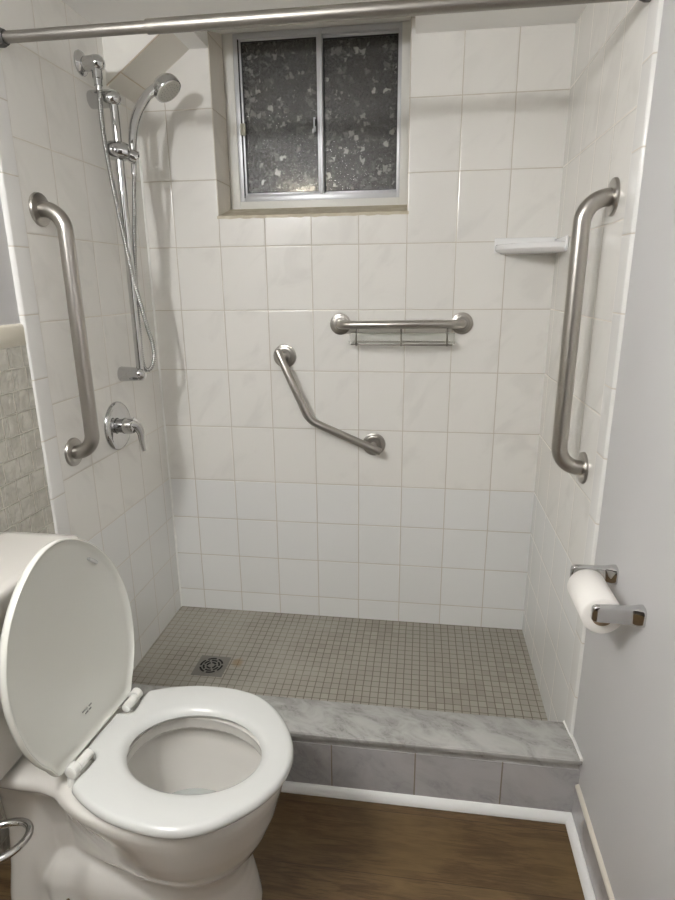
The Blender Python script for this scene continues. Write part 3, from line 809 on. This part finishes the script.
# column under the deck and the trapway swelling of the base
loft(bm, [egg(.05, .345, .072, 3, 3, .345, xc=.2), egg(.08, .345, .058, 3, 3, .31, xc=.22), egg(.115, .345, .052, 3, 3, .24, xc=.22), egg(.125, .345, .060, 3, 3, .16, xc=.24), egg(.13, .345, .080, 3, 3, .06, xc=.24)])
loft(bm, [egg(.07, .225, .070, 2.4, 2.2, .35), egg(.095, .225, .066, 2.4, 2.2, .30), egg(.110, .235, .078, 2.4, 2.2, .22), egg(.112, .245, .094, 2.6, 2.4, .15), egg(.110, .25, .108, 2.8, 2.6, .09), egg(.108, .25, .112, 3, 3, .04)])
sw = [(.190, .060, .03), (.205, .090, .060), (.235, .1035, .076), (.27, .106, .082), (.31, .106, .082), (.35, .105, .075), (.39, .102, .060), (.43, .096, .044), (.47, .086, .030), (.51, .066, .015)]
rg = []
for x, hw, hh in sw:
    rr_ = []
    for k in range(40):
        a = 2 * PI * k / 40; c, s_ = math.cos(a), math.sin(a)
        rr_.append((x, YT + sgn(c) * hw * abs(c) ** (2 / 3.2), .108 + sgn(s_) * hh * abs(s_) ** (2 / 3.2)))
    rg.append(rr_)
loft(bm, rg)
# the bowl sits a touch crooked on its base: it turns with height towards the seat
PV = Vector((.303, -1.08, .43)); YAW = math.radians(-5)
for v in bm.verts:
    k = max(0, min(1, (v.co.x - .20) / .15)) * max(0, min(1, (v.co.z - .10) / .16))
    a = YAW * k; d = v.co - PV
    v.co = Vector((PV.x + d.x * math.cos(a) - d.y * math.sin(a), PV.y + d.x * math.sin(a) + d.y * math.cos(a) + (.013 * k), v.co.z))
def S2W(a, v, z):
    return Vector((PV.x + a * math.cos(YAW) - v * math.sin(YAW), PV.y + a * math.sin(YAW) + v * math.cos(YAW), z))
bowl = obj('bowl', bm, M['porcelain'], t, angle=180)
rm = bowl.modifiers.new('remesh', 'REMESH'); rm.mode = 'VOXEL'; rm.voxel_size = .0036; rm.use_smooth_shade = True
sm = bowl.modifiers.new('smooth', 'SMOOTH'); sm.factor = .5; sm.iterations = 9
bm = NB(); loft(bm, [egg(.402, .602, .082, 2, 2, .234, xc=.50), egg(.402, .602, .082, 2, 2, .235, xc=.50)]); obj('water', bm, M['water'], bowl)
# floor bolts
for s in (1, -1):
    bm = NB(); lathe(bm, [(0, .009), (.004, .009), (.0045, .0045), (.022, .0042), (.024, .002)], (.272, YT + s * .104, .098), (0, s * .25, 1), 16); obj('floor_bolt', bm, M['bolt'], t)
# tank and lid
def rr3(x0, x1, hw, z, r): return [((x0 + x1) / 2 + a, YT + b, z) for a, b in rrect(x1 - x0, hw * 2, r, 6)]
bm = NB(); loft(bm, [rr3(.045, .178, .165, .397, .03), rr3(.035, .186, .172, .41, .035), rr3(.028, .193, .184, .55, .035), rr3(.024, .198, .190, .70, .035), rr3(.024, .198, .190, .7235, .035)]); obj('tank', bm, M['porcelain'], t)
bm = NB(); loft(bm, [rr3(.022, .202, .193, .722, .016), rr3(.016, .209, .199, .727, .018), rr3(.016, .209, .199, .749, .018), rr3(.018, .207, .197, .756, .017), rr3(.023, .202, .192, .760, .015), rr3(.040, .185, .175, .7615, .01)]); obj('tank_lid', bm, M['porcelain'], t)
# seat ring
def half_outline(tab, n):
    """smooth closed outline, mirrored, from (a, v) pairs; resampled evenly"""
    pts = [Vector((a, v, 0)) for a, v in tab]
    full = pts + [Vector((p.x, -p.y, 0)) for p in pts[::-1]]
    m_ = len(full); cur = []
    for i in range(m_):
        a, b, c, d = full[(i - 1) % m_], full[i], full[(i + 1) % m_], full[(i + 2) % m_]
        for k in range(8):
            t_ = k / 8
            cur.append(.5 * ((2 * b) + (c - a) * t_ + (2 * a - 5 * b + 4 * c - d) * t_ * t_ + (3 * b - a - 3 * c + d) * t_ ** 3))
    L_ = [0]
    for i in range(len(cur)): L_.append(L_[-1] + (cur[(i + 1) % len(cur)] - cur[i]).length)
    out = []; j = 0
    for i in range(n):
        q = L_[-1] * i / n
        while L_[j + 1] < q: j += 1
        out.append(cur[j].lerp(cur[(j + 1) % len(cur)], (q - L_[j]) / max(L_[j + 1] - L_[j], 1e-9)))
    return out
def inset(o, g):
    n = len(o); r = []
    for i in range(n):
        t_ = (o[(i + 1) % n] - o[i - 1]).normalized()
        r.append(o[i] + Vector((t_.y, -t_.x, 0)) * g)
    return r
seat_tab = [(.008, .006), (.008, .03), (.0085, .046), (.0095, .054), (.018, .0575), (.036, .0585), (.040, .064), (.040, .085), (.0375, .104), (.0365, .120), (.0375, .128), (.044, .1355), (.075, .152), (.11, .165), (.15, .1745), (.20, .1795), (.24, .1785), (.28, .170), (.315, .152), (.345, .127), (.373, .095), (.394, .060), (.405, .028), (.4075, .006)]
so = half_outline(seat_tab, 200)
# keep the orientation: make sure a positive inset goes inwards
if abs(inset(so, .01)[100].y) + abs(inset(so, .01)[100].x - .2) > abs(so[100].y) + abs(so[100].x - .2): so = so[::-1]
def so_(g, z): return [S2W(p.x, p.y, z) for p in inset(so, g)]
hol = []
for p in so:      # hole vertices pair with the outline by angle
    an = math.atan2(p.y, p.x - .213); r_ = 1 / math.sqrt((math.cos(an) / .133) ** 2 + (math.sin(an) / .0985) ** 2)
    hol.append((an, r_))
def si_(g, z): return [S2W(.213 + math.cos(an) * (r_ + g), math.sin(an) * (r_ + g), z) for an, r_ in hol]
bm = NB()
rg = [so_(.008, .4005), so_(.002, .4035), so_(0, .408), so_(.0006, .4135), so_(.0028, .4180), so_(.0062, .4208), so_(.011, .4222), si_(.020, .4220), si_(.010, .4195), si_(.003, .4145), si_(0, .408), si_(.004, .4015), so_(.008, .4005)]
loft(bm, rg, False, False); bmesh.ops.remove_doubles(bm, verts=bm.verts, dist=1e-6)
obj('seat', bm, M['seat'], t)
# raised lid
TA = math.radians(5.0)
AX = Vector((math.cos(YAW), math.sin(YAW), 0)); AV = Vector((-math.sin(YAW), math.cos(YAW), 0))
AU = -AX * math.sin(TA) + Vector((0, 0, math.cos(TA))); AN = AX * math.cos(TA) + Vector((0, 0, math.sin(TA)))
def L2W(u, v, w):   # u along the lid, v sideways, w out of the inside face
    return PV + AU * u + AV * v + AN * w
lid_tab = [(-.016, .006), (-.016, .06), (-.016, .100), (-.0145, .114), (-.006, .123), (.012, .132), (.04, .149), (.08, .165), (.12, .1735), (.165, .1775), (.21, .1745), (.25, .164), (.29, .148), (.325, .125), (.357, .095), (.383, .058), (.396, .025), (.3985, .006)]
lo0 = half_outline(lid_tab, 160)
if abs(inset(lo0, .01)[80].y) + abs(inset(lo0, .01)[80].x - .2) > abs(lo0[80].y) + abs(lo0[80].x - .2): lo0 = lo0[::-1]
def lo(g, w): return [L2W(p.x, p.y, w) for p in inset(lo0, g)]
bm = NB()
loft(bm, [lo(.020, -.0185), lo(.008, -.0165), lo(.002, -.012), lo(0, -.005), lo(.0006, .001), lo(.002, .0028), lo(.004, .0028), lo(.0055, .0005), lo(.009, -.004), lo(.016, -.0065)])
lid = obj('seat_lid', bm, M['lid'], t)
bm = NB()
for v in (.085,):
    a = L2W(.326, v, -.0055); b = L2W(.305, v + .022, -.0055)
    tube(bm, [a, a.lerp(b, .1) + AN * .003, a.lerp(b, .5) + AN * .004, a.lerp(b, .9) + AN * .003, b], [.002, .0036, .004, .0036, .002], 12)
obj('bumper', bm, M['seat'], lid)
bm = NB()
# two tiny lines of moulded lettering
for r_, (n0, n1) in enumerate(((0, 9), (2, 8))):
    for k in range(n0, n1):
        if k == 5: continue
        c = L2W(.046 - .0075 * r_, -.018 + .0032 * k, -.0066)
        box(bm, c.x - .0004, c.x + .0008, c.y - .0011, c.y + .0011, c.z - .0015, c.z + .0015)
obj('moulded_lettering', bm, M['print'], lid, smooth=False, label='faint grey lettering')
for s in (1, -1):
    def hp_(v, a=.0275, z=.426): return S2W(a, v * s, z)
    bm = NB(); lathe(bm, [(0, .0085), (.0006, .0095), (.034, .0095), (.0345, .0085)], hp_(.0605), AV * s, 28)
    hg = obj('hinge', bm, M['hinge'], t)
    bm = NB(); lathe(bm, [(0, .0085), (.0012, .0125), (.017, .0125), (.0185, .0105), (.019, .004)], hp_(.095, .0245), AV * s, 28); obj('hinge_collar', bm, M['hinge'], hg)
    bm = NB(); lathe(bm, [(0, .013), (.018, .011), (.022, .009)], hp_(.102, .022, .394), (0, 0, 1), 24); obj('hinge_post', bm, M['hinge'], hg)

# ================================================================== chrome ring stand beside the toilet
t = thing('ring_stand', (.17, -1.31, 0), 'chrome ring holder at the left edge, in front of the toilet base', 'stand')
RC = Vector((.236, -1.29, .365))
obj('ring', torus(NB(), RC, (-.16, .16, 1), .048, .0066), M['chrome'], t)
bm = NB(); tube(bm, fillet([(.190, -1.30, .357), (.160, -1.312, .350), (.148, -1.312, .012)], .012, 5), .006, 14); obj('post', bm, M['chrome'], t)
bm = NB(); lathe(bm, [(0, .085), (.006, .085), (.010, .080), (.012, .02)], (.148, -1.312, 0), (0, 0, 1), 40); obj('base', bm, M['chrome'], t)

# ================================================================== LIGHT
def bulb(name, loc, power, r, col=(1, .995, .985)):
    l = bpy.data.lights.new(name, 'POINT'); l.energy = power; l.shadow_soft_size = r; l.color = col
    o = link(bpy.data.objects.new(name, l)); o.location = loc; return o
for y in (-1.72, -1.94, -2.16):
    bulb('vanity_bulb', (.14, y, 1.83), 10.2, .042)
l = bpy.data.lights.new('overhead_fill', 'AREA'); l.shape = 'DISK'; l.size = .32; l.energy = 1.0; l.color = (1, .99, .98)  # unseen soft fill, added overhead to lift the ambient light
o = link(bpy.data.objects.new('overhead_fill', l)); o.location = (.72, -1.75, ZC - .03)
bulb('yard_lamp', (.47, .34, 1.56), 34, .05, (1, .9, .72))
wd = bpy.data.worlds.new('World'); S.world = wd; wd.use_nodes = True
wd.node_tree.nodes['Background'].inputs[0].default_value = (.01, .012, .016, 1); wd.node_tree.nodes['Background'].inputs[1].default_value = 1

# ================================================================== CAMERA
cam = bpy.data.cameras.new('Camera'); co = link(bpy.data.objects.new('Camera', cam)); S.camera = co
cam.sensor_fit = 'VERTICAL'; cam.sensor_height = 24.0; cam.lens = 581.99 / 900 * 24.0; cam.clip_start = .01
Rw = Matrix(((0.9900243355596049, 0.14057155352509326, -0.009563123930218291), (0.029603911344570973, -0.2738937095547517, -0.9613042412781918), (-0.1377513100949158, 0.9514314868690646, -0.27532290562402395)))
rx, ry, rz = Vector(Rw[0]), -Vector(Rw[1]), -Vector(Rw[2])
co.matrix_world = Matrix(((rx.x, ry.x, rz.x, .92807), (rx.y, ry.y, rz.y, -1.97277), (rx.z, ry.z, rz.z, 1.27997), (0, 0, 0, 1)))

S.view_settings.view_transform = 'Standard'; S.view_settings.look = 'None'; S.view_settings.gamma = 1; S.view_settings.use_curve_mapping = False
S.view_settings.exposure = .29
S.cycles.max_bounces = 10; S.cycles.diffuse_bounces = 6
S.cycles.use_denoising = True
